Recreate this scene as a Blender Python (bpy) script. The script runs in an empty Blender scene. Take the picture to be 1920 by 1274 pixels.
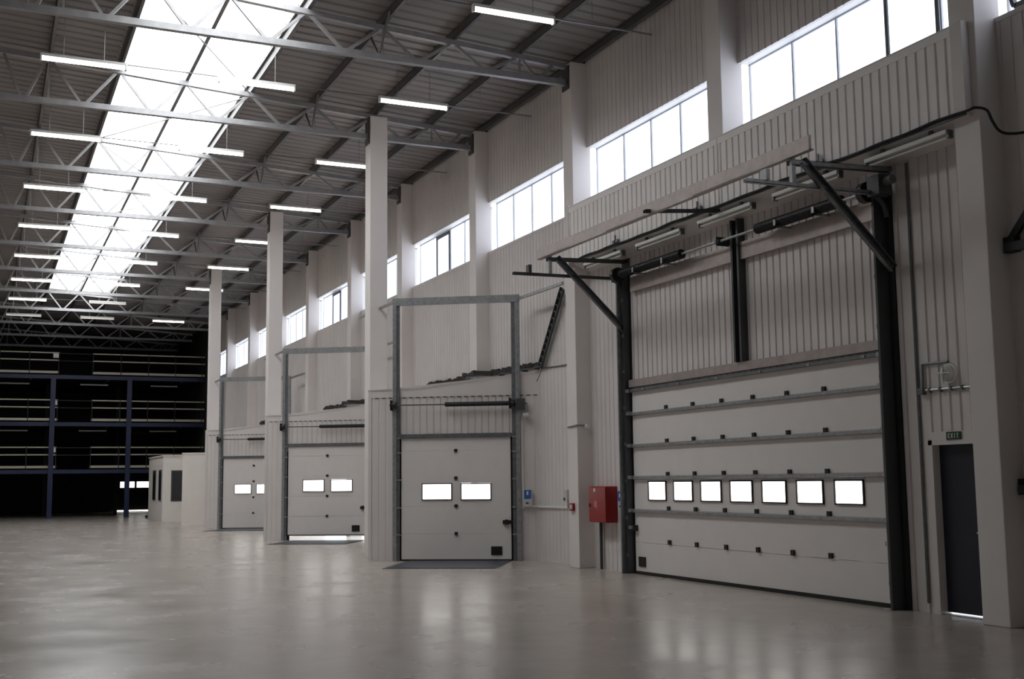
import bpy, bmesh, math, random
from mathutils import Vector, Matrix
random.seed(7)
SC = bpy.context.scene
COL = SC.collection

# ------------------------------------------------------------------ camera, world, exposure
FPX = 2202.98
cam_d = bpy.data.cameras.new('camera')
cam_d.sensor_fit = 'HORIZONTAL'; cam_d.sensor_width = 36.0
cam_d.lens = FPX / 1920.0 * 36.0
cam_d.clip_start = 0.1; cam_d.clip_end = 400
cam = bpy.data.objects.new('camera', cam_d); COL.objects.link(cam)
CR = Vector((0.91293116, -0.4079453, -0.0117189))
CU = Vector((-0.03762826, -0.11273046, 0.99291286))
CF = Vector((0.40637521, 0.90602013, 0.11826542))
M = Matrix.Identity(4)
for i, v in enumerate((CR, CU, -CF)):
    for j in range(3): M[j][i] = v[j]
M.translation = Vector((-10.4153, 0.0, 1.7))
cam.matrix_world = M
SC.camera = cam

world = bpy.data.worlds.new('overcast_sky'); SC.world = world
world.use_nodes = True
bg = world.node_tree.nodes['Background']
bg.inputs[0].default_value = (0.90, 0.95, 1.0, 1); bg.inputs[1].default_value = 2.5

SC.view_settings.view_transform = 'Standard'
SC.view_settings.look = 'None'
SC.view_settings.gamma = 1.0
SC.view_settings.use_curve_mapping = False
SC.view_settings.exposure = 0.15

L_WINDOW = 1.9      # daylight coming through the high windows
L_SKYLIGHT = 5.2    # daylight through the translucent roof strip
L_DOORPANE = 3.0
L_TUBE = 8.0       # fluorescent tubes

# ------------------------------------------------------------------ materials
MATS = {}
def mat(name, col, rough=0.5, metal=0.0, noise=0.0, nscale=4.0, bump=0.0, bscale=40.0, spec=0.5, stretch=None):
    m = bpy.data.materials.new(name); m.use_nodes = True
    nt = m.node_tree; b = nt.nodes['Principled BSDF']
    b.inputs['Base Color'].default_value = (*col, 1)
    b.inputs['Roughness'].default_value = rough
    b.inputs['Metallic'].default_value = metal
    b.inputs['Specular IOR Level'].default_value = spec
    if noise or bump:
        tc = nt.nodes.new('ShaderNodeTexCoord'); mp = nt.nodes.new('ShaderNodeMapping')
        nt.links.new(tc.outputs['Object'], mp.inputs['Vector'])
        if stretch: mp.inputs['Scale'].default_value = stretch
    if noise:
        n = nt.nodes.new('ShaderNodeTexNoise'); n.inputs['Scale'].default_value = nscale
        n.inputs['Detail'].default_value = 5
        nt.links.new(mp.outputs[0], n.inputs['Vector'])
        r = nt.nodes.new('ShaderNodeValToRGB')
        r.color_ramp.elements[0].position = 0.3; r.color_ramp.elements[1].position = 0.7
        r.color_ramp.elements[0].color = (*[c * (1 - noise) for c in col], 1)
        r.color_ramp.elements[1].color = (*[min(1, c * (1 + noise)) for c in col], 1)
        nt.links.new(n.outputs['Fac'], r.inputs[0]); nt.links.new(r.outputs[0], b.inputs['Base Color'])
    if bump:
        n2 = nt.nodes.new('ShaderNodeTexNoise'); n2.inputs['Scale'].default_value = bscale
        nt.links.new(mp.outputs[0], n2.inputs['Vector'])
        bp = nt.nodes.new('ShaderNodeBump'); bp.inputs['Strength'].default_value = bump
        bp.inputs['Distance'].default_value = 0.01
        nt.links.new(n2.outputs['Fac'], bp.inputs['Height']); nt.links.new(bp.outputs[0], b.inputs['Normal'])
    MATS[name] = m
    return m
def emit(name, col, strength, rough=0.2):
    m = bpy.data.materials.new(name); m.use_nodes = True
    b = m.node_tree.nodes['Principled BSDF']
    b.inputs['Base Color'].default_value = (0.5, 0.52, 0.54, 1); b.inputs['Roughness'].default_value = rough
    b.inputs['Emission Color'].default_value = (*col, 1); b.inputs['Emission Strength'].default_value = strength
    MATS[name] = m
    return m

mat('wall_white', (0.725, 0.685, 0.665), 0.5, noise=0.04, nscale=1.5)
mat('column_white', (0.80, 0.755, 0.73), 0.55, noise=0.03, nscale=1.0)
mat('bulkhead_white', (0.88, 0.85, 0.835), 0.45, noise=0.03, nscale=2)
mat('plaster', (0.87, 0.82, 0.77), 0.7, noise=0.03, nscale=2)
mat('door_white', (0.80, 0.76, 0.735), 0.45, noise=0.02, nscale=3)
mat('roof_sheet', (0.27, 0.25, 0.243), 0.6, noise=0.06, nscale=0.7)
mat('galvanised', (0.38, 0.39, 0.40), 0.42, 0.75, noise=0.18, nscale=14)
mat('galv_dull', (0.17, 0.18, 0.19), 0.5, 0.55, noise=0.2, nscale=10)
mat('galv_pink', (0.44, 0.385, 0.365), 0.45, 0.45, noise=0.1, nscale=8)
mat('truss_steel', (0.36, 0.36, 0.37), 0.45, 0.55, noise=0.1, nscale=6)
mat('purlin_steel', (0.15, 0.145, 0.145), 0.5, 0.5, noise=0.1, nscale=6)
mat('black_steel', (0.014, 0.014, 0.015), 0.45, 0.2)
mat('dark_steel', (0.075, 0.078, 0.082), 0.5, 0.4)
mat('rubber', (0.012, 0.012, 0.012), 0.7)
mat('plastic_black', (0.012, 0.012, 0.012), 0.4)
mat('plastic_white', (0.82, 0.82, 0.80), 0.4)
mat('grey_box', (0.55, 0.56, 0.55), 0.45)
mat('blue_label', (0.03, 0.13, 0.42), 0.35)
mat('red_paint', (0.30, 0.008, 0.010), 0.35, noise=0.06, nscale=6)
mat('red_pale', (0.62, 0.16, 0.15), 0.4)
mat('navy_paint', (0.012, 0.015, 0.028), 0.5)
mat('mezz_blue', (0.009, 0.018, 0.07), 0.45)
mat('mezz_shade', (0.022, 0.02, 0.019), 0.7)  # lack of light between the mezzanine decks is put into this colour
mat('back_shade', (0.035, 0.032, 0.030), 0.8)  # gloom of the unlit hall end painted into the wall colour
mat('rail_cream', (0.55, 0.52, 0.42), 0.4)
mat('leveler_steel', (0.065, 0.075, 0.10), 0.4, 0.5, noise=0.15, nscale=8)
mat('glass_dark', (0.03, 0.035, 0.04), 0.05, spec=0.8)
mat('sign_green', (0.006, 0.05, 0.022), 0.4)
mat('sign_white', (0.75, 0.78, 0.76), 0.4)
mat('frame_grey', (0.55, 0.58, 0.63), 0.5)
mat('apron', (0.55, 0.54, 0.52), 0.8, noise=0.1, nscale=2)
mat('dirt_and_shade', (0.05, 0.046, 0.042), 0.9, noise=0.5, nscale=20)  # dirt on the cable trays, and painted shade at the rib ends
mat('batten_white', (0.74, 0.74, 0.72), 0.4)
emit('window_light', (0.80, 0.86, 1.0), L_WINDOW)
emit('skylight_light', (0.955, 0.98, 0.995), L_SKYLIGHT)
emit('doorpane_light', (1.0, 0.97, 0.93), L_DOORPANE)
emit('tube_light', (1.0, 0.86, 0.72), L_TUBE)
emit('tube_dim', (1.0, 0.93, 0.85), 0.35)

def floor_material():
    m = bpy.data.materials.new('polished_concrete'); m.use_nodes = True
    nt = m.node_tree; b = nt.nodes['Principled BSDF']; N = nt.nodes.new; Lk = nt.links.new
    tc = N('ShaderNodeTexCoord')
    n1 = N('ShaderNodeTexNoise'); n1.inputs['Scale'].default_value = 0.22; n1.inputs['Detail'].default_value = 6; n1.inputs['Roughness'].default_value = 0.62
    Lk(tc.outputs['Object'], n1.inputs['Vector'])
    r = N('ShaderNodeValToRGB')
    r.color_ramp.elements[0].position = 0.25; r.color_ramp.elements[0].color = (0.40, 0.355, 0.315, 1)
    r.color_ramp.elements[1].position = 0.75; r.color_ramp.elements[1].color = (0.46, 0.41, 0.365, 1)
    Lk(n1.outputs['Fac'], r.inputs[0])
    n2 = N('ShaderNodeTexNoise'); n2.inputs['Scale'].default_value = 3.0; n2.inputs['Detail'].default_value = 8
    Lk(tc.outputs['Object'], n2.inputs['Vector'])
    mx = N('ShaderNodeMix'); mx.data_type = 'RGBA'; mx.blend_type = 'MULTIPLY'; mx.inputs[0].default_value = 0.18
    r2 = N('ShaderNodeValToRGB'); r2.color_ramp.elements[0].position = 0.35; r2.color_ramp.elements[0].color = (0.72, 0.70, 0.68, 1)
    r2.color_ramp.elements[1].position = 0.6
    Lk(n2.outputs['Fac'], r2.inputs[0]); Lk(r.outputs[0], mx.inputs[6]); Lk(r2.outputs[0], mx.inputs[7])
    Lk(mx.outputs[2], b.inputs['Base Color'])
    n3 = N('ShaderNodeTexNoise'); n3.inputs['Scale'].default_value = 0.9; n3.inputs['Detail'].default_value = 5
    Lk(tc.outputs['Object'], n3.inputs['Vector'])
    mr = N('ShaderNodeMapRange'); mr.inputs[3].default_value = 0.20; mr.inputs[4].default_value = 0.30
    mr.inputs[1].default_value = 0.3; mr.inputs[2].default_value = 0.7
    Lk(n3.outputs['Fac'], mr.inputs[0]); Lk(mr.outputs[0], b.inputs['Roughness'])
    n4 = N('ShaderNodeTexNoise'); n4.inputs['Scale'].default_value = 7.0; n4.inputs['Detail'].default_value = 3
    Lk(tc.outputs['Object'], n4.inputs['Vector'])
    bp = N('ShaderNodeBump'); bp.inputs['Strength'].default_value = 0.13; bp.inputs['Distance'].default_value = 0.012
    Lk(n4.outputs['Fac'], bp.inputs['Height']); Lk(bp.outputs[0], b.inputs['Normal'])
    b.inputs['Specular IOR Level'].default_value = 0.5
    MATS['concrete'] = m
floor_material()

R90 = -math.pi/2
# ------------------------------------------------------------------ helpers
class MB:
    """collects shapes; build() links them as one mesh object"""
    def __init__(s): s.v = []; s.f = []
    def poly(s, vs, fs):
        o = len(s.v); s.v += [tuple(p) for p in vs]; s.f += [tuple(i + o for i in f) for f in fs]; return s
    def box(s, x0, x1, y0, y1, z0, z1):
        return s.poly([(x0,y0,z0),(x1,y0,z0),(x1,y1,z0),(x0,y1,z0),(x0,y0,z1),(x1,y0,z1),(x1,y1,z1),(x0,y1,z1)],
                      [(0,3,2,1),(4,5,6,7),(0,1,5,4),(1,2,6,5),(2,3,7,6),(3,0,4,7)])
    def bar(s, a, b, w, h=None, up=(0,0,1)):
        a = Vector(a); b = Vector(b); d = (b - a).normalized(); h = h or w
        u = Vector(up)
        if abs(d.dot(u)) > 0.98: u = Vector((1,0,0))
        r = d.cross(u).normalized(); u = r.cross(d).normalized()
        c = [r*(-w/2)+u*(-h/2), r*(w/2)+u*(-h/2), r*(w/2)+u*(h/2), r*(-w/2)+u*(h/2)]
        return s.poly([a+k for k in c]+[b+k for k in c], [(3,2,1,0),(4,5,6,7),(0,1,5,4),(1,2,6,5),(2,3,7,6),(3,0,4,7)])
    def tube(s, a, b, r, n=10, r2=None):
        a = Vector(a); b = Vector(b); d = (b-a).normalized(); r2 = r if r2 is None else r2
        u = Vector((0,0,1)) if abs(d.z) < 0.9 else Vector((1,0,0))
        p = d.cross(u).normalized(); q = d.cross(p)
        vs = []
        for c, rr in ((a, r), (b, r2)):
            for i in range(n):
                t = 2*math.pi*i/n; vs.append(c + (p*math.cos(t)+q*math.sin(t))*rr)
        fs = [(i, (i+1)%n, n+(i+1)%n, n+i) for i in range(n)]
        fs += [tuple(reversed(range(n))), tuple(range(n, 2*n))]
        return s.poly(vs, fs)
    def path(s, pts, r, n=8):
        for a, b in zip(pts[:-1], pts[1:]): s.tube(a, b, r, n)
        return s
    def channel(s, a, b, w, d, t, out):
        """U channel from a to b: web of width w, flanges of depth d towards `out`"""
        a = Vector(a); b = Vector(b); out = Vector(out).normalized(); ax = (b-a).normalized()
        side = ax.cross(out).normalized()
        def slab(c, wid, dep):
            cs = [side*(-wid/2)+out*(-dep/2), side*(wid/2)+out*(-dep/2), side*(wid/2)+out*(dep/2), side*(-wid/2)+out*(dep/2)]
            s.poly([a+c+k for k in cs]+[b+c+k for k in cs], [(3,2,1,0),(4,5,6,7),(0,1,5,4),(1,2,6,5),(2,3,7,6),(3,0,4,7)])
        slab(out*(t/2), w, t); slab(side*(w/2-t/2)+out*(d/2), t, d); slab(side*(-w/2+t/2)+out*(d/2), t, d)
        return s
    def ribbed(s, length, z0, z1, pitch=0.16, groove=0.022, depth=0.02, back=0.06, x0=0.0, top_band=0.0, bottom_band=0.0):
        """corrugated wall sheet along +x, front towards -y, grooves recessed"""
        prof = [(0.0, 0.0)]; sl = 0.010
        n = max(1, int(length / pitch)); p = length / n
        for i in range(n):
            c = (i + 0.5) * p
            prof += [(c-groove/2-sl, 0.0), (c-groove/2, depth), (c+groove/2, depth), (c+groove/2+sl, 0.0)]
        prof.append((length, 0.0))
        za, zb = z0 + bottom_band, z1 - top_band
        vs = []; fs = []
        for x, y in prof: vs += [(x0+x, y, za), (x0+x, y, zb), (x0+x, back, za), (x0+x, back, zb)]
        for i in range(len(prof)-1):
            a, b = 4*i, 4*i+4
            fs += [(a, b, b+1, a+1), (a+2, a+3, b+3, b+2), (a+1, b+1, b+3, a+3), (a, a+2, b+2, b)]
        e = 4*(len(prof)-1)
        fs += [(0,1,3,2), (e, e+2, e+3, e+1)]
        s.poly(vs, fs)
        if top_band: s.box(x0, x0+length, -0.006, back, zb, z1)
        if bottom_band: s.box(x0, x0+length, -0.006, back, z0, za)
        return s
    def mesh(s, name, smooth=False):
        me = bpy.data.meshes.new(name); me.from_pydata(s.v, [], s.f)
        bm = bmesh.new(); bm.from_mesh(me); bmesh.ops.recalc_face_normals(bm, faces=bm.faces); bm.to_mesh(me); bm.free()
        if smooth:
            for p in me.polygons: p.use_smooth = True
        return me
    def build(s, name, m, parent=None, loc=(0,0,0), rotz=0.0, smooth=False):
        me = s.mesh(name, smooth)
        me.materials.append(MATS[m])
        return link(name, me, parent, loc, rotz)
def link(name, me, parent=None, loc=(0,0,0), rotz=0.0):
    o = bpy.data.objects.new(name, me); COL.objects.link(o)
    o.location = loc; o.rotation_euler = (0, 0, rotz)
    if parent: o.parent = parent
    return o
def bevel(o, w=0.01, seg=2):
    md = o.modifiers.new('bevel', 'BEVEL'); md.width = w; md.segments = seg; md.limit_method = 'ANGLE'
    return o
def empty(name, loc=(0,0,0), rotz=0.0):
    return link(name, None, None, loc, rotz)
def tag(o, label=None, cat=None, group=None, kind=None):
    for k, v in (('label', label), ('category', cat), ('group', group), ('kind', kind)):
        if v: o[k] = v
    return o
def copy_tree(o, parent=None, loc=None):
    c = o.copy(); COL.objects.link(c); c.parent = parent
    if loc is not None: c.location = loc
    for ch in list(o.children): copy_tree(ch, c)
    return c
def smooth_path(pts, k=4):
    P = [Vector(p) for p in pts]; out = []
    for i in range(len(P)-1):
        a, b, c, d = P[max(i-1, 0)], P[i], P[i+1], P[min(i+2, len(P)-1)]
        for j in range(k):
            t = j/k
            out.append(0.5*((2*b) + (c-a)*t + (2*a-5*b+4*c-d)*t*t + (3*b-a-3*c+d)*t**3))
    return out + [P[-1]]
NTH = ['nearest', 'second nearest', 'third nearest', 'fourth nearest', 'fifth nearest', 'sixth nearest', 'seventh nearest',
       'eighth nearest', 'ninth nearest', 'tenth nearest', 'eleventh nearest', 'twelfth nearest', 'thirteenth nearest']
NTH2 = ['first', 'second', 'third', 'fourth', 'fifth', 'sixth', 'seventh', 'eighth', 'ninth', 'tenth', 'eleventh']

# ------------------------------------------------------------------ measures of the hall (metres)
S = 5.1711                      # bay length along the dock wall
Y0 = 9.8616                     # near side of the column right of the big door
XW = 0.33                       # face of the dock wall; wall columns stand proud to x = 0
ZSILL, ZHEAD = 7.065, 8.254
XL = -20.83                     # far long wall, left of the picture
YN, YF = -6.0, 76.5
SLOPE = 0.0592
XRIDGE = XL / 2
DY = {3: -0.12, 4: 0.13, 5: -0.06, 6: 0.13}
def YC(k): return Y0 + k*S + DY.get(k, 0.0)
def ztop(x):                    # top of the truss top chord
    return 10.0 + SLOPE * (-x if x > XRIDGE else x - XL)
ZB = 9.62
POD_A = Vector((-2.818, 24.581, 0)); POD_R = math.atan2(-0.53635, 0.84399)
PODLEN, PODBACK = 3.73, 5.87
POD_Y = [(22.58 + 2*S*k, 29.54 + 2*S*k) for k in range(3)]

# ------------------------------------------------------------------ setting: floor, roof, walls
fl = MB().box(XL, XW+0.02, YN, YF, -0.25, 0.0).build('floor', 'concrete')
tag(fl, 'beige polished concrete warehouse floor', kind='structure')
ap = MB().box(XW+0.02, 26, YN, YF, -0.30, -0.02).build('floor_apron', 'apron')
tag(ap, 'pale concrete yard outside the dock doors', kind='structure')

# roof: profiled sheets that leave the skylight strips open
def roof_strip(mb, xa, xb, y0, y1):
    """corrugated sheet between xa and xb, ribs along x (down the slope), extruded between y0 and y1"""
    n = int((y1-y0)/0.33); p = (y1-y0)/n
    ys = []
    for i in range(n):
        b = y0 + i*p
        ys += [(b, 0.0), (b+0.22, 0.0), (b+0.25, 0.035), (b+0.30, 0.035)]
    ys.append((y1, 0.0))
    vs = []; fs = []
    za, zb = ztop(xa)+0.20, ztop(xb)+0.20
    for y, d in ys: vs += [(xa, y, za+d), (xb, y, zb+d), (xa, y, za+0.12), (xb, y, zb+0.12)]
    for i in range(len(ys)-1):
        a, b = 4*i, 4*i+4
        fs += [(a, b, b+1, a+1), (a+2, a+3, b+3, b+2)]
    mb.poly(vs, fs)
SKX = (-8.10, -5.33); SKY0, SKY1 = 14.2, 57.6
ceiling = empty('ceiling'); tag(ceiling, 'grey profiled sheet metal roof deck', kind='structure')
for xa, xb in ((SKX[1], 0.62), (XRIDGE, SKX[0]), (XL-0.3, XRIDGE)):
    mb = MB(); roof_strip(mb, xa, xb, YN, YF); mb.build('roof_sheet', 'roof_sheet', ceiling)
for x0, x1 in (SKX,):
    for ya, yb in ((YN, SKY0), (SKY1, YF)):
        mb = MB(); roof_strip(mb, x0, x1, ya, yb); mb.build('roof_sheet', 'roof_sheet', ceiling)

def skylight(name, x0, x1, label):
    e = empty(name); tag(e, label, kind='structure')
    xm = (x0+x1)/2
    ys = [SKY0] + [YC(k)+0.2 for k in range(2, 10)] + [SKY1]
    for a, b in ((x0, xm), (xm, x1)):
        for ya, yb in zip(ys[:-1], ys[1:]):
            m = MB(); za, zb = ztop(a)+0.60, ztop(b)+0.60
            m.poly([(a,ya,za),(b,ya,zb),(b,yb,zb),(a,yb,za),(a,ya,za+.02),(b,ya,zb+.02),(b,yb,zb+.02),(a,yb,za+.02)],
                   [(0,1,2,3),(7,6,5,4),(0,4,5,1),(1,5,6,2),(2,6,7,3),(3,7,4,0)])
            m.build('pane', 'skylight_light', e)
    for x in (x0, x1):
        z = ztop(x)
        MB().box(x-0.03, x+0.03, SKY0, SKY1, z+0.19, z+0.24).build('edge_trim', 'purlin_steel', e)
        up = MB().ribbed(SKY1-SKY0, z+0.22, z+0.64, pitch=0.33, groove=0.08, depth=0.02, back=0.05)
        if x == x0: up.build('upstand', 'batten_white', e, (x, SKY0, 0), math.pi/2)
        else: up.build('upstand', 'batten_white', e, (x, SKY1, 0), R90)
    for y in (SKY0, SKY1):
        MB().box(x0, x1, y-0.03, y+0.03, ztop((x0+x1)/2)+0.25, ztop((x0+x1)/2)+0.75).build('end_upstand', 'batten_white', e)
        MB().bar((x0, y, ztop(x0)+0.22), (x1, y, ztop(x1)+0.22), 0.08, 0.06).build('end_trim', 'purlin_steel', e)
    return e
skylight('window_skylight', SKX[0], SKX[1], 'long translucent skylight strip glowing in the roof')

# long wall on the far side, end walls
wl = empty('wall_left'); tag(wl, 'pale ribbed long wall opposite the dock doors', kind='structure')
MB().ribbed(YF-YN, 0, 10.2, pitch=0.32, groove=0.08).build('wall_sheet', 'wall_white', wl, (XL, YN, 0), math.pi/2)
wn = empty('wall_near'); tag(wn, 'pale ribbed end wall behind the viewpoint', kind='structure')
m = MB().box(XL, XW+0.1, YN-0.1, YN, 0, 11.2); m.build('wall_sheet', 'wall_white', wn)
wb = empty('wall_back'); tag(wb, 'end wall behind the mezzanine, shade put into its dark colour', kind='structure')
MB().box(XL, XW+0.1, YF, YF+0.1, 0, 11.2).build('wall_sheet', 'back_shade', wb)

# dock wall
wr = empty('wall_right'); tag(wr, 'pale ribbed metal dock wall below and above the strip windows', kind='structure')
def wall_piece(ya, yb, z0, z1, m='wall_white', tb=0.0, bb=0.0, parent=wr, x=XW, pitch=0.16, depth=0.011):
    o = MB().ribbed(yb-ya, z0, z1, top_band=tb, bottom_band=bb, pitch=pitch, depth=depth).build('wall_sheet', m, parent, (x, yb, 0), R90)
    return o
CW = 0.40                       # wall column width along the wall
for k in range(-3, 12):
    ya, yb = YC(k)+CW, YC(k+1)
    if k < 10:
        wall_piece(ya, yb, ZHEAD, ztop(XW)+0.2)
        if not 0 <= k <= 1: wall_piece(ya, yb, 4.15, ZSILL, tb=0.06)
        else: wall_piece(ya, yb, 5.9, ZSILL)
    else:
        wall_piece(ya, min(yb, YF), 4.15, ztop(XW)+0.2, m='back_shade')  # last bays coloured dark to stand for the missing light
# lower strip of the dock wall, left open where the docks stand and at the doors
wall_piece(YN, YC(0), 0, 4.15)
wall_piece(61.0, YF, 4.0, 10.4, m='back_shade', x=XW+0.12)
MB().box(XW+0.1, XW+0.16, YN, YF, ZHEAD+0.04, 10.6).build('backing_sheet', 'back_shade', wr)
MB().box(XW+0.1, XW+0.16, 61.0, YF, 0, 10.6).build('backing_sheet', 'back_shade', wr)
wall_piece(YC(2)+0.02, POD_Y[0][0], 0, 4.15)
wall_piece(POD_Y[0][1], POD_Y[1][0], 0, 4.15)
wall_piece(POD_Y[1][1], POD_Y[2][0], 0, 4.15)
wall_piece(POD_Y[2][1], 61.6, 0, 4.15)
wall_piece(61.6, YF, 0, 4.15, m='back_shade')
# big door bay
BD0, BD1 = 11.965, 18.60        # leaf edges
wall_piece(BD1+0.30, YC(2)+0.02, 0, 5.78)
wall_piece(BD0-0.02, BD1+0.02, 3.30, 5.95, depth=0.02)
EX0, EX1, EXZ = 10.36, 11.25, 2.06   # exit door opening
wall_piece(EX1+0.05, BD0-0.22, 0, 5.78, depth=0.02)
wall_piece(YC(0)+0.3, EX1+0.05, EXZ+0.06, 5.78, bb=0.10, depth=0.02)
MB().box(XW, XW+0.1, BD0-0.24, BD0, 0, 5.95).build('jamb_panel', 'dark_steel', wr)
MB().box(XW, XW+0.1, BD1, BD1+0.32, 0, 5.95).build('jamb_panel', 'dark_steel', wr)
# conduit columns of bulkhead above the big door
bh = empty('wall_bulkhead'); tag(bh, 'ribbed white bulkhead jutting out above the wide door', kind='structure')
BY0, BY1 = 9.98, YC(2)+0.02
XB = -0.10
ZBT, ZBB = 6.985, 5.90
half = YC(1)+0.02
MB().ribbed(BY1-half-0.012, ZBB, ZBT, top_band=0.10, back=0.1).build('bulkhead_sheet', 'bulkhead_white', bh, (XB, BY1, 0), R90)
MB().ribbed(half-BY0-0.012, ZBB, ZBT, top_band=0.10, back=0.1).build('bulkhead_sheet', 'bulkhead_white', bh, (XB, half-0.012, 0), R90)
MB().box(XB-0.008, XB+0.02, half-0.02, half+0.01, ZBB, ZBT+0.03).build('joint_strip', 'wall_white', bh)
MB().box(XB-0.012, XB+0.1, BY0-0.02, BY0+0.16, ZBB, ZBT+0.03).build('corner_trim', 'wall_white', bh)
MB().box(XB-0.012, XB+0.1, BY1-0.02, BY1+0.13, ZBB-0.1, ZBT+0.06).build('corner_trim', 'wall_white', bh)
MB().box(XB-0.01, XW, BY0, BY1, ZBT, ZBT+0.02).build('ledge_top', 'wall_white', bh)
MB().poly([(XB,BY0,ZBB),(XW+0.05,BY0,ZBB-0.18),(XW+0.05,BY1,ZBB-0.18),(XB,BY1,ZBB),(XB,BY0,ZBB+0.03),(XW+0.05,BY0,ZBB-0.13),(XW+0.05,BY1,ZBB-0.13),(XB,BY1,ZBB+0.03)],
          [(0,1,2,3),(7,6,5,4),(0,4,5,1),(1,5,6,2),(2,6,7,3),(3,7,4,0)]).build('soffit', 'wall_white', bh)
MB().box(XB-0.015, XB+0.02, BY0, BY1, ZBB-0.03, ZBB+0.02).build('bottom_trim', 'galv_dull', bh)

# strip windows, one per bay
def strip_window(k, vent=None):
    e = empty('window_%d' % (k+2), (XW, YC(k), 0))
    L1 = YC(k+1) - YC(k)
    a0 = CW
    div = [a0, 1.05, 2.05, 3.05, 4.06, L1]
    xr = 0.24
    MB().box(0.0, 0.32, a0, L1, ZSILL-0.03, ZSILL).build('sill', 'wall_white', e)
    MB().box(0.06, 0.32, a0, L1, ZHEAD, ZHEAD+0.03).build('head_reveal', 'plastic_white', e)
    fr = MB(); fr.box(xr-0.03, xr+0.03, a0, L1, ZSILL, ZSILL+0.035); fr.box(xr-0.03, xr+0.03, a0, L1, ZHEAD-0.02, ZHEAD)
    fr.box(xr-0.03, xr+0.03, a0, a0+0.03, ZSILL, ZHEAD); fr.box(xr-0.03, xr+0.03, L1-0.03, L1, ZSILL, ZHEAD)
    fr.build('frame', 'frame_grey', e)
    for y in div[1:-1]:
        MB().box(xr-0.03, xr+0.03, y-0.018, y+0.018, ZSILL+0.035, ZHEAD-0.02).build('mullion', 'frame_grey', e)
    for i in range(5):
        MB().box(xr, xr+0.012, div[i]+0.018, div[i+1]-0.018, ZSILL+0.035, ZHEAD-0.02).build('pane', 'window_light', e)
    if vent is not None:
        ya, yb = div[vent]+0.02, div[vent+1]-0.02
        v = MB(); v.box(xr-0.055, xr-0.03, ya, ya+0.05, ZSILL+0.04, ZHEAD-0.04); v.box(xr-0.055, xr-0.03, yb-0.05, yb, ZSILL+0.04, ZHEAD-0.04)
        v.box(xr-0.055, xr-0.03, ya, yb, ZSILL+0.04, ZSILL+0.08); v.box(xr-0.06, xr-0.03, ya, yb, ZHEAD-0.12, ZHEAD-0.04)
        v.build('vent_sash', 'dark_steel', e)
    lab = ['strip window high on the dock wall right of the corner column', 'strip window above the right half of the white bulkhead', 'strip window above the left half of the white bulkhead'][k+1] if k < 2 else \
          '%s strip window from the white bulkhead along the dock wall' % NTH2[k-2]
    tag(e, lab, kind='structure')
    return e
for k in range(-1, 10):
    strip_window(k, {0: 1, 2: 0, 3: 3, 5: 3}.get(k))

# ------------------------------------------------------------------ columns
def column(k):
    e = empty('wall_column', (0, YC(k), 0))
    o = MB().box(0, XW+0.08, 0, CW, 6.98 if k == 1 else 0, ztop(0)).build('shaft', 'column_white', e); bevel(o, 0.012)
    MB().box(-0.03, 0.0, 0.06, 0.34, ZB-0.16, ztop(0)-0.06).build('truss_seat_plate', 'dark_steel', e)
    if k == 0: lab = 'boxed white column between the exit door and the right edge'
    elif k == 1: lab = 'white wall column rising above the middle of the bulkhead'
    elif k == 2: lab = 'white wall column beside the red fire cabinet'
    else: lab = '%s white wall column beyond the red fire cabinet' % NTH[k-3]
    tag(e, lab, 'column', 'boxed white columns along the dock wall')
    return e
for k in range(0, 10): column(k)
for i, k in enumerate((3, 5, 7)):
    e = empty('hall_column', (-2.385, YC(k)+0.2, 0))
    o = MB().box(-0.205, 0.205, -0.2, 0.2, 0, ztop(-2.4)-0.08).build('shaft', 'column_white', e); bevel(o, 0.012)
    MB().box(-0.225, -0.205, -0.16, 0.16, ZB-0.2, ztop(-2.4)-0.1).build('truss_seat_plate', 'dark_steel', e)
    tag(e, 'free-standing tall white column at the %s angled dock' % ['nearest', 'middle', 'farthest'][i], 'column', 'free-standing columns at the docks')

# ------------------------------------------------------------------ roof trusses and purlins
PX = [0.27, -1.05, -2.45, -3.88, -5.31, -6.72, -8.10, -9.50, -10.90, -12.30]
def make_truss():
    t = empty('roof_truss', (0, 0, 0))
    MB().box(XL, -0.03, -0.06, 0.06, ZB-0.07, ZB+0.05).build('bottom_chord', 'truss_steel', t)
    MB().bar((XRIDGE, 0, ztop(XRIDGE)-0.05), (-0.03, 0, ztop(-0.03)-0.05), 0.11, 0.10).build('top_chord', 'truss_steel', t)
    MB().bar((XL, 0, ztop(XL)-0.05), (XRIDGE, 0, ztop(XRIDGE)-0.05), 0.11, 0.10).build('top_chord', 'truss_steel', t)
    nodes = [-0.25] + PX[1:8]
    nodes += [XRIDGE] + [XL - x for x in reversed(nodes)]
    for a, b in zip(nodes[:-1], nodes[1:]):
        mx = (a+b)/2
        for x in (a, b):
            sgn = 0.10 if x > mx else -0.10
            MB().bar((x - sgn*0.6, 0, ztop(x)-0.09), (mx + sgn*0.6, 0, ZB+0.04), 0.055, 0.055).build('diagonal', 'truss_steel', t)
    for x in (PX[3], PX[1], PX[7]):
        MB().bar((x+0.02, 0, ztop(x)-0.09), (x+0.02, 0, ZB+0.04), 0.035, 0.035).build('vertical', 'truss_steel', t)
    for x in (PX[3],):
        for sg in (-1, 1):
            MB().bar((x-0.05, 0.02*sg, ZB+0.02), (x-0.05, 0.62*sg, ztop(x)+0.05), 0.035, 0.035).build('fly_brace', 'purlin_steel', t)
    return t
proto = make_truss()
for i, k in enumerate(range(1, 13)):
    t = proto if i == 0 else copy_tree(proto)
    t.location = (0, YC(k)+0.2, 0)
    lab = 'steel lattice roof truss landing on the column above the bulkhead' if k == 1 else \
          '%s steel lattice roof truss beyond the white bulkhead' % NTH[k-2]
    tag(t, lab, 'truss', 'steel lattice trusses under the roof')
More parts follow.
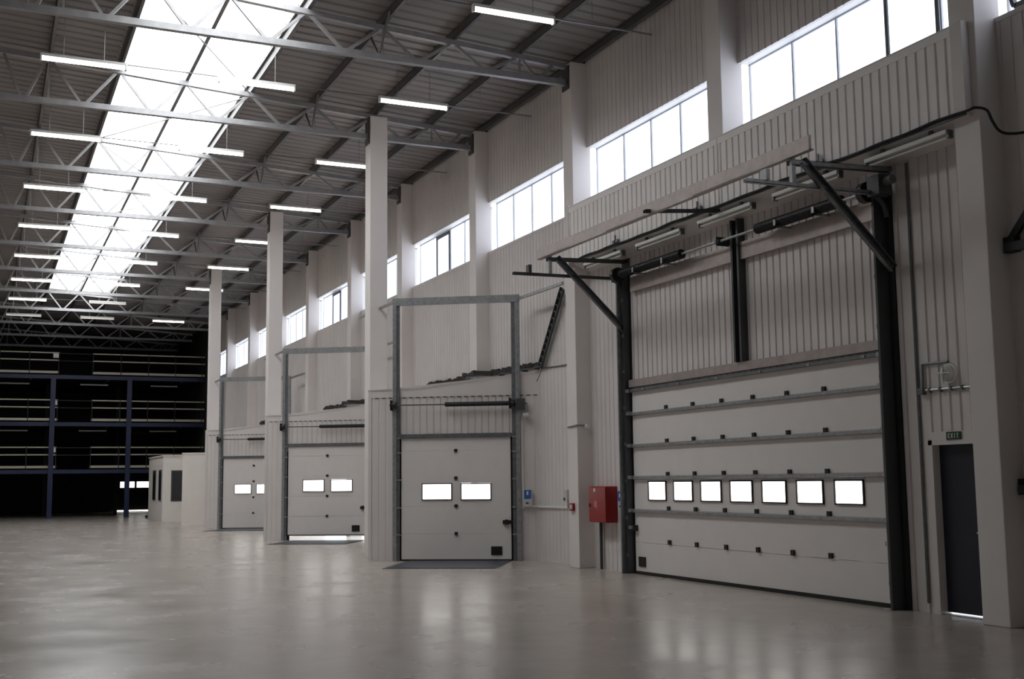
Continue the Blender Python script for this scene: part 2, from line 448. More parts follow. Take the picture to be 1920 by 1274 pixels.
for i, x in enumerate(PX):
    e = MB()
    z = ztop(x) if x < 0.1 else ztop(0)
    e.channel((0, YN, 0), (0, YF, 0), 0.18, 0.07, 0.008, (1 if x < 0.1 else -1, 0, 0))
    o = e.build('purlin', 'purlin_steel', None, (x, 0, z+(0.10 if i else 0.085)))
    tag(o, 'dark steel eaves purlin along the top of the dock wall' if i == 0 else '%s dark roof purlin counted from the eaves purlin' % NTH2[i-1], 'purlin', 'purlins under the roof deck')
# thin wind bracing rods across the skylight
for i, (k, fl_) in enumerate(((1, 0), (2, 1), (3, 0), (4, 1), (5, 0))):
    a, b = (SKX[0], SKX[1]) if fl_ else (SKX[1], SKX[0])
    o = MB().tube((a, YC(k)+0.3, ztop(a)-0.06), (b, YC(k+1)+0.1, ztop(b)-0.06), 0.012, 6).build('wind_brace_rod', 'truss_steel')
    tag(o, 'thin diagonal bracing rod crossing the skylight in the %s bay from the viewer' % NTH2[i], 'brace rod', 'wind bracing rods')

# ------------------------------------------------------------------ fluorescent lamps on conduits
def make_lamp(tube_mat, wire):
    e = empty('batten_lamp')
    MB().box(-0.75, 0.75, -0.05, 0.05, 0.02, 0.075).build('housing', 'batten_white', e)
    MB().tube((-0.74, 0, -0.02), (0.74, 0, -0.02), 0.034, 10).build('tube', tube_mat, e)
    for s_ in (-1, 1): MB().box(s_*0.75-0.015, s_*0.75+0.015, -0.045, 0.045, -0.06, 0.075).build('end_cap', 'batten_white', e)
    for s_ in (-1, 1): MB().tube((s_*0.36, 0, 0.07), (s_*0.36, 0, wire), 0.006, 5).build('hanger_wire', 'truss_steel', e)
    return e
ROWS = [(-2.42, 'row nearest the dock wall'), (-5.72, 'row under the right skylight edge'), (-8.98, 'leftmost row beyond the skylight')]
LZ = 9.60
for r, (x, rl) in enumerate(ROWS):
    n = 0; protos = {}
    for k in range(1, 10):
        if r == 0 and k == 8: continue
        dim = (k == 9 and r > 0) or (k == 8 and r == 1)
        if dim not in protos: o = protos[dim] = make_lamp('tube_dim' if dim else 'tube_light', ztop(x)+0.21-LZ)
        else: o = copy_tree(protos[dim])
        o.location = (x, Y0 + k*S + 2.55, LZ)
        tag(o, '%s fluorescent batten lamp, %s, hung from the roof' % (NTH[n] + (' unlit' if dim else ' lit'), rl), 'lamp', 'fluorescent lamps, ' + rl)
        n += 1
for i, k in enumerate(range(1, 9)):
    y = Y0 + k*S + 2.55
    m = MB().box(ROWS[0][0]+0.78, XW-0.02, y-0.012, y+0.012, LZ+0.04, LZ+0.065).box(ROWS[1][0]+0.78, ROWS[0][0]-0.78, y-0.01, y+0.01, LZ+0.045, LZ+0.062)
    m.box(ROWS[2][0]+0.78, ROWS[1][0]-0.78, y-0.01, y+0.01, LZ+0.045, LZ+0.062)
    e = empty('lighting_conduit', (0, 0, 0))
    MB().box(ROWS[0][0]+0.78, XW-0.02, y-0.014, y+0.014, LZ+0.04, LZ+0.065).build('conduit_run', 'truss_steel', e)
    MB().box(ROWS[1][0]+0.78, ROWS[0][0]-0.78, y-0.01, y+0.01, LZ+0.045, LZ+0.062).build('conduit_run', 'purlin_steel', e)
    MB().box(ROWS[2][0]+0.78, ROWS[1][0]-0.78, y-0.01, y+0.01, LZ+0.045, LZ+0.062).build('conduit_run', 'purlin_steel', e)
    for xx in (-0.9,): MB().tube((xx, y, LZ+0.06), (xx, y, ztop(xx)+0.2), 0.006, 5).build('hanger_wire', 'truss_steel', e)
    tag(e, '%s thin conduit joining the lamps across the hall' % NTH[i], 'conduit', 'lighting conduits')

# ------------------------------------------------------------------ angled docks
def make_pod():
    e = empty('wall_dock_1')
    # sheets of the angled face
    MB().ribbed(0.62, 0, 3.52, pitch=0.155, x0=0.0, top_band=0.03, depth=0.009).build('wall_sheet', 'wall_white', e)
    MB().ribbed(2.55, 2.60, 3.52, pitch=0.145, x0=0.62, top_band=0.03).build('wall_sheet', 'wall_white', e)
    MB().ribbed(PODLEN-3.17, 0, 3.52, pitch=0.155, x0=3.17, top_band=0.03, depth=0.009).build('wall_sheet', 'wall_white', e)
    rb = MB(); x = 0.14
    while x < PODLEN - 0.1:
        rb.box(x, x+0.075, -0.012, -0.002, 3.475, 3.492); x += 0.151
    rb.build('rib_end_shade_row', 'dirt_and_shade', e)  # dark dashes paint the shade inside the open rib ends
    pts = [(0, 3.52), (PODLEN, 3.52), (PODLEN, 3.97), (1.0, 3.655), (0, 3.64)]
    vs = [(x, -0.006, z) for x, z in pts] + [(x, 0.06, z) for x, z in pts]
    n = len(pts)
    MB().poly(vs, [tuple(range(n)), tuple(reversed(range(n, 2*n)))] + [(i, (i+1) % n, n+(i+1) % n, n+i) for i in range(n)]).build('top_flashing', 'wall_white', e)
    o = MB().ribbed(PODBACK, 0, 3.64, pitch=0.16).build('return_wall', 'wall_white', e, (0, PODBACK, 0), R90)
    rv = [(-0.02, -0.02, 3.64), (1.0, -0.02, 3.655), (PODLEN, -0.02, 3.97), (-0.02, PODBACK, 3.99)]
    MB().poly(rv + [(x, y, z+0.03) for x, y, z in rv], [(0,1,2,3),(7,6,5,4),(0,4,5,1),(1,5,6,2),(2,6,7,3),(3,7,4,0)]).build('sloping_roof', 'wall_white', e)
    MB().box(-0.012, 0.06, -0.012, 0.07, 0, 3.64).build('corner_trim', 'wall_white', e)
    MB().bar((PODLEN+0.05, -0.02, 4.03), (-0.02, PODBACK+0.05, 4.03), 0.03, 0.30).build('wall_flashing', 'wall_white', e)
    return e
def section_pane(par, x0, x1, z0, z1, y):
    fr = MB(); t = 0.022
    fr.box(x0, x1, y-0.022, y+0.01, z0, z0+t); fr.box(x0, x1, y-0.022, y+0.01, z1-t, z1)
    fr.box(x0, x0+t, y-0.022, y+0.01, z0, z1); fr.box(x1-t, x1, y-0.022, y+0.01, z0, z1)
    f = fr.build('window_frame', 'plastic_black', par)
    p = MB().box(x0+t, x1-t, y-0.006, y+0.006, z0+t, z1-t).build('pane', 'doorpane_light', par)
    return f, p
def sections(par, x0, x1, joints, y, wins=(), thick=0.045):
    out = []
    for za, zb in zip(joints[:-1], joints[1:]):
        mb = MB(); g = 0.003
        w = [q for q in wins if q[2] > za and q[3] < zb]
        if not w: mb.box(x0, x1, y, y+thick, za+g, zb-g)
        else:
            zl, zh = w[0][2], w[0][3]
            mb.box(x0, x1, y, y+thick, za+g, zl); mb.box(x0, x1, y, y+thick, zh, zb-g)
            xs = [x0] + [c for q in w for c in (q[0], q[1])] + [x1]
            for a, b in zip(xs[0::2], xs[1::2]): mb.box(a, b, y, y+thick, zl, zh)
        mb.box(x0, x1, y+thick, y+thick+0.006, za-0.01, (w[0][2] if w else zb+0.01))
        if w: mb.box(x0, x1, y+thick, y+thick+0.006, w[0][3], zb+0.01)
        o = mb.build('door_section', 'door_white', par); out.append(o)
        for q in w: section_pane(o, q[0], q[1], q[2], q[3], y)
    return out
def make_dock_door(lift=0.0, motor=True):
    e = empty('door_1')
    X0, X1 = 0.725, 3.10; y = -0.012
    js = [0.03+lift, 0.57+lift, 1.15+lift, 1.74+lift, 2.325+lift, 2.60+lift]
    wins = [(1.174, 1.835, 1.275+lift, 1.635+lift), (2.022, 2.683, 1.27+lift, 1.63+lift)]
    sections(e, X0, X1, js, y, wins)
    MB().box(X0, X1, y-0.01, y+0.05, 0.0+lift, 0.032+lift).build('bottom_seal', 'rubber', e)
    for z in js[1:5]:
        MB().box(1.885, 1.953, y-0.03, y, z-0.03, z+0.035).build('hinge_cover', 'plastic_black', e)
    MB().box(2.667, 2.902, y-0.018, y, 0.12+lift, 0.30+lift).build('vent_plate', 'plastic_black', e)
    lk = MB(); lk.box(2.925, 3.17, y-0.05, y, 0.765+lift, 0.845+lift); lk.box(2.98, 3.03, y-0.075, y, 0.75+lift, 0.86+lift); lk.build('slide_lock', 'plastic_black', e)
    # tracks: an angle against the wall and a channel holding the rollers
    for a, b, c in ((0.556, 0.64, 0.70), (3.33, 3.235, 3.15)):
        tm = MB(); tm.box(min(a, b), max(a, b), -0.10, -0.004, 0, 5.50)
        tm.build('vertical_track', 'galvanised', e)
        MB().box(min(b, c), max(b, c), -0.07, -0.03, 0, 5.50).build('track_channel', 'galv_dull', e)
        for z in (0.55, 1.12, 1.71, 2.29, 2.60):
            MB().box(min(b, c)-0.01, max(b, c)+0.03, -0.10, -0.065, z-0.012+lift, z+0.016+lift).build('roller', 'galvanised', e)
    for a, b in ((0.60, 0.76), (3.07, 3.22)): MB().box(a, b, 0.036, 0.055, lift and 0.0, 2.66+lift).build('edge_seal', 'rubber', e)
    MB().box(0.6, 3.22, 0.036, 0.055, 2.55+lift, 2.7+lift).build('edge_seal', 'rubber', e)
    MB().box(0.55, 3.34, -0.10, -0.03, 5.49, 5.65).build('top_rail', 'galvanised', e)
    MB().box(0.70, 3.12, -0.06, 0.02, 2.60+lift, 2.69+lift).build('header_rail', 'galv_dull', e)
    # stays from the track heads along the wall
    dy = Vector((-0.53635, 0.84399, 0))
    a = Vector((0.58, -0.06, 5.58)); MB().bar(a, a+dy*2.62, 0.05, 0.05).build('stay_arm', 'galvanised', e)
    a = Vector((3.31, -0.06, 5.56)); MB().bar(a, a-dy*2.15, 0.05, 0.06).build('stay_arm', 'galvanised', e)
    # torsion shaft
    MB().tube((0.50, -0.17, 3.315), (3.48, -0.17, 3.30), 0.014, 8).build('shaft', 'dark_steel', e)
    sp = MB(); n = 46
    sp.tube((1.72, -0.17, 3.31), (3.10, -0.17, 3.30), 0.042, 12)
    for i in range(n):
        x = 1.72 + (i+0.5)*1.38/n; sp.tube((x-0.009, -0.17, 3.308), (x+0.009, -0.17, 3.308), 0.050, 12)
    sp.build('torsion_spring', 'black_steel', e)
    for x in (0.60, 3.18):
        dr = MB(); dr.tube((x-0.04, -0.17, 3.31), (x+0.05, -0.17, 3.31), 0.075, 14); dr.box(x-0.07, x-0.05, -0.24, -0.004, 3.20, 3.42)
        dr.build('cable_drum', 'black_steel', e)
    if motor:
        mo = empty('gear_motor'); mo.parent = e
        MB().box(3.26, 3.44, -0.22, -0.06, 3.16, 3.40).build('gearbox', 'dark_steel', mo)
        MB().tube((3.40, -0.14, 3.05), (3.52, -0.14, 3.05), 0.055, 12).build('motor_can', 'grey_box', mo)
        MB().box(3.30, 3.36, -0.14, -0.08, 3.02, 3.2).build('bracket', 'galvanised', mo)
        MB().box(3.335, 3.38, -0.05, -0.005, 1.08, 3.05).build('cable_duct', 'plastic_white', e)
    return e
def make_leveler():
    e = empty('dock_leveler')
    MB().box(0.95, 3.05, -2.15, -0.12, 0.002, 0.012).build('deck_plate', 'leveler_steel', e)
    MB().box(0.88, 3.12, -2.22, -0.10, 0.0005, 0.006).build('curb_frame', 'dark_steel', e)
    MB().box(0.95, 3.05, -0.42, -0.40, 0.008, 0.0145).build('hinge_line', 'dark_steel', e)
    return e
def make_control(with_switch=True):
    e = empty('door_control_box')
    bevel(MB().box(3.385, 3.56, -0.13, -0.004, 1.12, 1.49).build('housing', 'grey_box', e), 0.01)
    MB().box(3.40, 3.545, -0.136, -0.13, 1.29, 1.475).build('label_plate', 'blue_label', e)
    MB().box(3.452, 3.49, -0.140, -0.136, 1.37, 1.45).build('white_mark', 'sign_white', e)
    MB().box(3.43, 3.49, -0.142, -0.13, 1.19, 1.215).build('button_slot', 'plastic_black', e)
    return e
pod0 = make_pod(); door0 = make_dock_door(0.0); lev0 = make_leveler(); ctl0 = make_control()
for k in range(3):
    loc = POD_A + Vector((0, 2*S*k, 0))
    w_ = ['nearest', 'middle', 'farthest'][k]
    p = pod0 if k == 0 else copy_tree(pod0); p.name = 'wall_dock_%d' % (k+1)
    p.location = loc; p.rotation_euler.z = POD_R; tag(p, 'ribbed white angled housing of the %s dock' % w_, kind='structure')
    if k == 1: d = make_dock_door(0.13)
    elif k == 2: d = copy_tree(door0)
    else: d = door0
    d.name = 'door_%d' % (k+1)
    d.location = loc; d.rotation_euler.z = POD_R; tag(d, 'white sectional dock door with two lit panes in the %s angled dock' % w_, kind='structure')
    l = lev0 if k == 0 else copy_tree(lev0)
    l.location = loc; l.rotation_euler.z = POD_R
    tag(l, 'blue-grey steel leveler plate in the floor at the %s angled dock' % w_, 'leveler plate', 'dock leveler plates')
    c = ctl0 if k == 0 else copy_tree(ctl0)
    c.location = loc; c.rotation_euler.z = POD_R
    tag(c, 'grey and blue control box right of the %s dock door' % w_, 'control box', 'door control boxes')
# cable trays with dusty cable bundles along the wall over the docks
def make_tray():
    e = empty('cable_tray')
    y0, y1 = 22.35, 29.4; X = XW-0.05
    def tz(y): return 4.10 + 0.07*(y-y0)/(y1-y0)
    path = [(X, y0), (X, 24.95), (-0.06, 25.15), (-0.06, 25.88), (X, 26.08), (X, y1)]
    for (xa, ya), (xb, yb) in zip(path[:-1], path[1:]):
        MB().bar((xa, ya, tz(ya)), (xb, yb, tz(yb)), 0.07, 0.09).build('tray', 'galv_dull', e)
    m = MB()
    for (xa, ya), (xb, yb) in zip(path[:-1], path[1:]):
        n = max(1, int((yb-ya)/0.11))
        for i in range(n):
            t, t2 = i/n, min(1, (i+1.3)/n); h = 0.04 + 0.09*random.random(); ym = ya+(yb-ya)*t
            m.bar((xa+(xb-xa)*t-0.03, ym, tz(ym)+0.02+0.03*random.random()), (xa+(xb-xa)*t2-0.03, ya+(yb-ya)*t2, tz(ym)+0.01+0.04*random.random()), 0.06, h)
    m.build('cable_bundle', 'dirt_and_shade', e)
    for i in range(11):
        y = y0 + 0.2 + i*0.62
        if 24.8 < y < 26.1: continue
        MB().box(X-0.08, XW, y-0.02, y+0.02, tz(y)-0.08, tz(y)-0.045).build('tray_bracket', 'dark_steel', e)
    return e
tr0 = make_tray()
for k in range(3):
    t = tr0 if k == 0 else copy_tree(tr0)
    t.location = (0, 2*S*k, 0)
    tag(t, 'dusty cable tray on the wall above the %s angled dock' % ['nearest', 'middle', 'farthest'][k], 'cable tray', 'cable trays over the docks')
e = empty('cable_ladder')
a, b = Vector((XW-0.10, 22.30, 4.06)), Vector((XW-0.10, 21.20, 5.55))
d = (b-a).normalized(); nrm = Vector((0, d.z, -d.y))
for sgn in (-1, 1): MB().bar(a+nrm*0.075*sgn, b+nrm*0.075*sgn, 0.05, 0.025).build('side_rail', 'dark_steel', e)
for i in range(12):
    c = a.lerp(b, (i+0.5)/12); MB().bar(c-nrm*0.07, c+nrm*0.07, 0.03, 0.02).build('rung', 'galv_dull', e)
MB().bar(a+Vector((0.02,0,0)), b+Vector((0.02,0,0)), 0.03, 0.09).build('cable_bundle', 'black_steel', e)
tag(e, 'dark diagonal cable ladder climbing the wall right of the nearest dock', 'cable ladder')
o = MB().path([(XW-0.015, 22.4, 4.03), (XW-0.015, 21.2, 4.00), (XW-0.015, 20.65, 4.0)], 0.014).build('wall_conduit', 'galv_dull')
tag(o, 'thin dark conduit running from the cable ladder to the column', 'conduit')
pts = []
for i in range(9):
    t = i/8; pts.append((XW-0.02 - 0.02, 22.35 + 0.75*t, 4.0 - 0.42*math.sin(math.pi*0.55*t)))
o = MB().path(pts, 0.008, 6).build('loose_wire', 'black_steel'); tag(o, 'thin loose wire looping below the dusty cable tray', 'wire')

# switch box and its conduit between the nearest dock door and the column
ROT = Matrix.Rotation(POD_R, 3, 'Z')
def podpt(x, y, z): return POD_A + ROT @ Vector((x, y, 0)) + Vector((0, 0, z))
e = empty('switch_conduit', (XW, 21.27, 1.13))
p = podpt(3.56, -0.03, 1.13) - e.location; p2 = podpt(3.70, -0.03, 1.13) - e.location
MB().bar(p, p2, 0.025, 0.045).build('dock_run', 'plastic_white', e)
MB().bar(p2, (-0.02, 0.0, 0), 0.025, 0.045).build('wall_run', 'plastic_white', e)
MB().bar((-0.02, 0.0, 0), (-0.02, 0.0, 0.12), 0.03, 0.03).build('riser', 'grey_box', e)
tag(e, 'white conduit running right from the nearest dock control box', 'conduit')
e = empty('switch_box', (XW, 21.27, 1.25))
bevel(MB().box(-0.08, 0, -0.07, 0.07, 0.0, 0.23).build('housing', 'grey_box', e), 0.008)
MB().box(-0.10, -0.08, 0.0, 0.05, 0.02, 0.07).build('knob', 'plastic_black', e)
tag(e, 'small grey isolator switch box left of the fire cabinet column', 'switch')
# call point
e = empty('fire_call_point', (0, 20.42, 1.155))
bevel(MB().box(-0.05, 0, -0.075, 0.075, -0.075, 0.075).build('housing', 'red_paint', e), 0.008)
MB().box(-0.054, -0.05, -0.04, 0.04, -0.035, 0.045).build('press_plate', 'sign_white', e)
tag(e, 'small red fire call point on the column beside the red cabinet', 'call point')
# sensor on the column
e = empty('wall_sensor', (0, YC(2), 2.72))
MB().path([(-0.02, 0.36, -0.02), (-0.02, -0.02, 0.0), (0.17, -0.02, 0.0)], 0.012).build('conduit', 'galv_dull', e)
MB().tube((0.19, -0.002, -0.02), (0.19, -0.08, -0.02), 0.05, 14, 0.035).build('sensor_head', 'plastic_white', e)
tag(e, 'small white round sensor on the column above the red cabinet', 'sensor')
# fire cabinet
e = empty('fire_cabinet', (XW, 19.26, 0.86))
bevel(MB().box(-0.23, 0, 0, 0.68, 0.02, 0.69).build('body', 'red_paint', e), 0.012)
dd = bevel(MB().box(-0.25, -0.23, 0.012, 0.668, 0.03, 0.68).build('door', 'red_paint', e), 0.008)
MB().box(-0.262, -0.25, 0.61, 0.655, 0.30, 0.37).build('latch', 'plastic_black', dd)
MB().box(-0.253, -0.25, 0.41, 0.47, 0.59, 0.65).build('sticker', 'sign_white', dd)
hm = MB()
hm.box(-0.253, -0.25, 0.34, 0.46, 0.30, 0.42); hm.box(-0.253, -0.25, 0.34, 0.37, 0.27, 0.30)
hm.build('hose_symbol', 'red_pale', dd)
MB().tube((-0.06, 0.56, 0.02), (-0.06, 0.56, -0.86), 0.03, 10).build('supply_pipe', 'dark_steel', e)
tag(e, 'red fire hose cabinet mounted on the wall left of the wide door', 'fire cabinet')
# control box left of the wide door
e = empty('door_control_box', (XW, 18.99, 1.2))
bevel(MB().box(-0.10, 0, -0.085, 0.085, -0.10, 0.27).build('housing', 'grey_box', e), 0.008)
MB().box(-0.106, -0.10, -0.075, 0.075, 0.08, 0.26).build('label_plate', 'blue_label', e)
MB().box(-0.110, -0.106, -0.02, 0.02, 0.15, 0.22).build('white_mark', 'sign_white', e)
MB().box(-0.109, -0.10, -0.03, 0.03, -0.03, 0.0).build('button_slot', 'plastic_black', e)
MB().box(-0.045, -0.002, -0.03, 0.03, 0.27, 4.1).build('cable_duct', 'plastic_white', e)
tag(e, 'grey and blue control box between the red cabinet and the wide door', 'control box', 'door control boxes')

# ------------------------------------------------------------------ wide sectional door
e = empty('door_4', (XW, BD1, 0), R90)      # local x runs towards the camera along the wall, local -y into the hall
LX = BD1 - BD0
def lx(y): return BD1 - y
js = [0.05, 0.56, 1.113, 1.703, 2.272, 2.847, 3.30]
wins = []
for i in range(7):
    a = lx(18.075 - 0.8325*i); wins.append((a, a+0.60, 1.30, 1.645))
secs = sections(e, 0.02, LX-0.02, js, -0.03, wins, thick=0.045)
MB().box(0.0, LX, -0.05, 0.02, 0.0, 0.055).build('bottom_seal', 'rubber', e)
for z in (1.113, 1.703, 2.272, 2.847):
    bar = MB(); bar.poly([(0.0,-0.03,z-0.035),(0.0,-0.09,z-0.022),(0.0,-0.09,z+0.022),(0.0,-0.03,z+0.035),
                          (LX,-0.03,z-0.035),(LX,-0.09,z-0.022),(LX,-0.09,z+0.022),(LX,-0.03,z+0.035)],
                         [(0,1,2,3),(7,6,5,4),(0,4,5,1),(1,5,6,2),(2,6,7,3),(3,7,4,0)])
    bar.build('stiffener_bar', 'galvanised', e)
for z in (0.60, 1.17, 1.755, 2.325, 2.90):
    for i in range(6):
        x = lx(17.405 - 0.84*i)
        MB().box(x-0.035, x+0.035, -0.065, -0.03, z-0.035, z+0.04).build('hinge_cover', 'plastic_black', e)
for z in (0.82, 1.12, 1.71, 2.28, 2.86, 3.27):
    for x, sg in ((0.0, -1), (LX, 1)):
        MB().box(x-0.06, x+0.06, -0.13, -0.05, z-0.03, z+0.03).build('roller_bracket', 'galvanised', e)
        MB().tube((x, -0.10, z), (x+sg*0.12, -0.10, z), 0.022, 8).build('roller', 'dark_steel', e)
MB().box(lx(18.46), lx(18.23), -0.05, -0.03, 0.14, 0.31).build('vent_plate', 'plastic_black', e)
MB().box(lx(18.59), lx(18.48), -0.10, -0.03, 0.76, 0.86).build('slide_lock', 'plastic_black', e)
MB().box(LX-0.13, LX-0.01, -0.036, -0.03, 0.1, 3.28).build('edge_plate', 'galv_pink', e)
MB().box(-0.02, LX+0.02, -0.075, 0.0, 3.335, 3.47).build('top_seal_beam', 'galv_pink', e)
MB().box(0.0, LX, -0.10, -0.03, 3.25, 3.30).build('top_stiffener', 'galv_dull', e)
for i in range(6):
    x = 0.55 + i*1.15; MB().box(x-0.03, x+0.03, -0.115, -0.10, 3.255, 3.285).build('bolt_plate', 'galvanised', e)
# vertical tracks
for x, sg in ((-0.10, -1), (LX+0.06, 1)):
    MB().box(x-0.05, x+0.05, -0.14, -0.02, 0, 5.42).build('vertical_track', 'dark_steel', e)
    MB().box(x+sg*0.05-0.02, x+sg*0.05+0.02, -0.22, -0.02, 0, 5.42).build('track_angle', 'galv_dull' if sg < 0 else 'dark_steel', e)
    for i in range(8): MB().box(x-0.06, x+0.06, -0.15, -0.14, 0.3+i*0.66, 0.36+i*0.66).build('track_clip', 'galv_dull', e)
# header beam, shaft, springs, centre post
MB().box(lx(18.46), lx(15.22), -0.09, -0.03, 5.07, 5.34).build('header_beam', 'galv_pink', e)
MB().box(lx(15.02), lx(11.86), -0.09, -0.03, 5.07, 5.34).build('header_beam', 'galv_pink', e)
pm = MB(); pm.box(lx(15.22), lx(15.17), -0.13, 0.0, 3.47, 5.72); pm.box(lx(15.06), lx(15.01), -0.13, 0.0, 3.47, 5.72); pm.box(lx(15.19), lx(15.04), -0.02, 0.01, 3.47, 5.72)
pm.build('centre_post', 'dark_steel', e)
MB().tube((lx(18.72), -0.26, 5.40), (lx(11.80), -0.26, 5.40), 0.02, 10).build('shaft', 'galvanised', e)
for a, b in ((18.45, 16.42), (14.32, 12.40)):
    sp = MB(); sp.tube((lx(a), -0.26, 5.40), (lx(b), -0.26, 5.40), 0.07, 14)
    n = 60
    for i in range(n):
        x = lx(a) + (i+0.5)*(a-b)/n; sp.tube((x-0.009, -0.26, 5.40), (x+0.009, -0.26, 5.40), 0.082, 14)
    sp.build('torsion_spring', 'black_steel', e)
    for c in (a-0.55, b+0.5):
        br = MB(); br.box(lx(c)-0.025, lx(c)+0.025, -0.36, -0.03, 5.30, 5.33); br.box(lx(c)-0.025, lx(c)+0.025, -0.36, -0.335, 5.30, 5.42); br.build('spring_bracket', 'galvanised', e)
for y_ in (18.70, 15.33, 11.80):
    pl = MB(); pl.box(lx(y_)-0.012, lx(y_)+0.012, -0.32, 0, 5.33, 5.47); pl.tube((lx(y_)-0.05, -0.26, 5.40), (lx(y_)+0.05, -0.26, 5.40), 0.05, 12); pl.build('bearing_plate', 'dark_steel', e)
for y_ in (18.62, 11.92):
    MB().tube((lx(y_)-0.05, -0.26, 5.40), (lx(y_)+0.05, -0.26, 5.40), 0.14, 18).build('cable_drum', 'black_steel', e)
mo = empty('gear_motor'); mo.parent = e
MB().box(lx(11.78), lx(11.56), -0.36, -0.14, 5.30, 5.56).build('gearbox', 'dark_steel', mo)
MB().tube((lx(11.58), -0.25, 5.47), (lx(11.42), -0.25, 5.47), 0.06, 14).build('motor_can', 'galv_dull', mo)
# horizontal tracks and their frame
for y_, nm in ((18.75, 'L'), (11.75, 'R')):
    x = lx(y_)
    cm = MB(); cm.channel((x, -0.30, 5.33), (x, -2.30, 5.31), 0.065, 0.05, 0.008, (0, 0, 1)); cm.build('horizontal_track', 'galvanised' if nm == 'R' else 'dark_steel', e)
    qp = []
    for i in range(6):
        t = math.pi/2*i/5; qp.append((x, -0.08-0.22*(1-math.cos(t)), 5.05+0.27*math.sin(t)))
    MB().path(qp, 0.035, 8).build('track_curve', 'dark_steel', e)
    MB().channel((x, 0.0, 5.72), (x, -1.62, 5.66), 0.10, 0.06, 0.008, (0, 0, -1)).build('support_arm', 'dark_steel' if nm == 'L' else 'galvanised', e)
    MB().channel((x+0.02, -0.06, 4.36), (x+0.02, -1.45, 5.66), 0.11, 0.07, 0.01, (1, 0, 0)).build('diagonal_strut', 'galv_dull', e)
    MB().box(x-0.03, x+0.03, -1.60, -1.54, 5.33, 5.72).build('hanger_post', 'galvanised', e)
    MB().box(x-0.06, x+0.06, -2.02, -1.96, 5.36, 5.50).build('buffer', 'galvanised' if nm == 'R' else 'dark_steel', e)
# long front beam that ties the two frames
fb = MB()
ya, yb = lx(19.10), lx(11.30)
fb.box(ya, yb, -1.66, -1.62, 5.68, 5.86); fb.box(ya, yb, -1.66, -1.58, 5.675, 5.69)
fb.build('tie_beam', 'galv_pink', e)
MB().channel((lx(15.1), -1.75, 5.74), (lx(15.1), -0.40, 5.86), 0.07, 0.05, 0.008, (0, 0, -1)).build('support_arm', 'dark_steel', e)
tag(e, 'very wide white sectional door with a row of seven lit panes', kind='structure')

# soffit battens, cable, exterior details of the bulkhead
bat0 = empty('soffit_batten')
bevel(MB().box(-0.06, 0.06, -0.72, 0.72, 0.0, 0.055).build('housing', 'batten_white', bat0), 0.008)
MB().tube((0, -0.70, -0.03), (0, 0.70, -0.03), 0.018, 8).build('tube', 'plastic_white', bat0)
MB().box(-0.04, 0.04, -0.74, -0.70, -0.05, 0.05).build('end_cap', 'galv_dull', bat0)
MB().box(-0.04, 0.04, 0.70, 0.74, -0.05, 0.05).build('end_cap', 'galv_dull', bat0)
MB().box(-0.02, 0.02, -0.45, -0.40, 0.05, 0.12).build('bracket', 'galv_dull', bat0)
MB().box(-0.02, 0.02, 0.40, 0.45, 0.05, 0.12).build('bracket', 'galv_dull', bat0)
for i in range(5):
    o = bat0 if i == 0 else copy_tree(bat0)
    o.location = (-0.01, 11.05 + i*1.98, 5.745)
    tag(o, '%s unlit batten lamp from the corner column, under the bulkhead edge' % NTH2[i], 'lamp', 'unlit battens under the bulkhead')
pts = []
for i in range(37):
    t = i/36; y = 19.7 + (9.90-19.7)*t
    pts.append((XB-0.035, y, 5.90 + 0.008*math.sin(i*1.7) + 0.008*math.sin(i*0.6)))
pts += [(XB-0.03, 9.80, 5.90), (-0.04, 9.72, 5.86), (-0.03, 9.66, 5.72), (0.02, 9.62, 5.60), (0.10, 9.56, 5.55), (0.22, 9.40, 5.54), (0.26, 9.15, 5.55), (0.26, 8.95, 5.56)]
o = MB().path(smooth_path(pts), 0.017, 7).build('power_cable', 'rubber'); tag(o, 'thick black cable along the bulkhead edge and round the corner column', 'cable')
for i, (y, h) in enumerate(((18.3, 0.05), (15.6, 0.07), (12.6, 0.06))):
    o = MB().box(XB-0.05, XB-0.01, y-0.10, y+0.10, 5.93, 5.93+h).box(XB-0.05, XB-0.03, y-0.02, y+0.02, 5.93, 6.02+h).build('junction_clip', 'galv_dull')
    tag(o, 'small metal cable clip at the %s of the bulkhead edge' % ['left end', 'middle', 'right end'][i], 'cable clip')

# ------------------------------------------------------------------ exit door and what hangs round it
e = empty('door_5', (XW, EX0, 0))
ww = EX1 - EX0
fm = MB(); fm.box(-0.015, 0.16, ww-0.02, ww+0.05, 0, EXZ+0.06); fm.box(-0.015, 0.16, -0.08, 0.0, 0, EXZ+0.06); fm.box(-0.015, 0.16, -0.08, ww+0.05, EXZ, EXZ+0.06)
fm.build('door_frame', 'wall_white', e)
MB().box(0.10, 0.145, 0.0, ww-0.02, 0.028, EXZ).build('door_leaf', 'navy_paint', e)
hd = MB(); hd.tube((0.10, 0.16, 1.0), (0.05, 0.16, 1.0), 0.012, 8); hd.tube((0.05, 0.16, 1.0), (0.05, 0.28, 1.0), 0.011, 8)
hd.build('door_handle', 'galvanised', e)
MB().box(0.02, 0.17, 0.0, ww-0.02, 0.0, 0.008).build('threshold', 'galvanised', e)
tag(e, 'dark navy exit door beside the corner column', kind='structure')
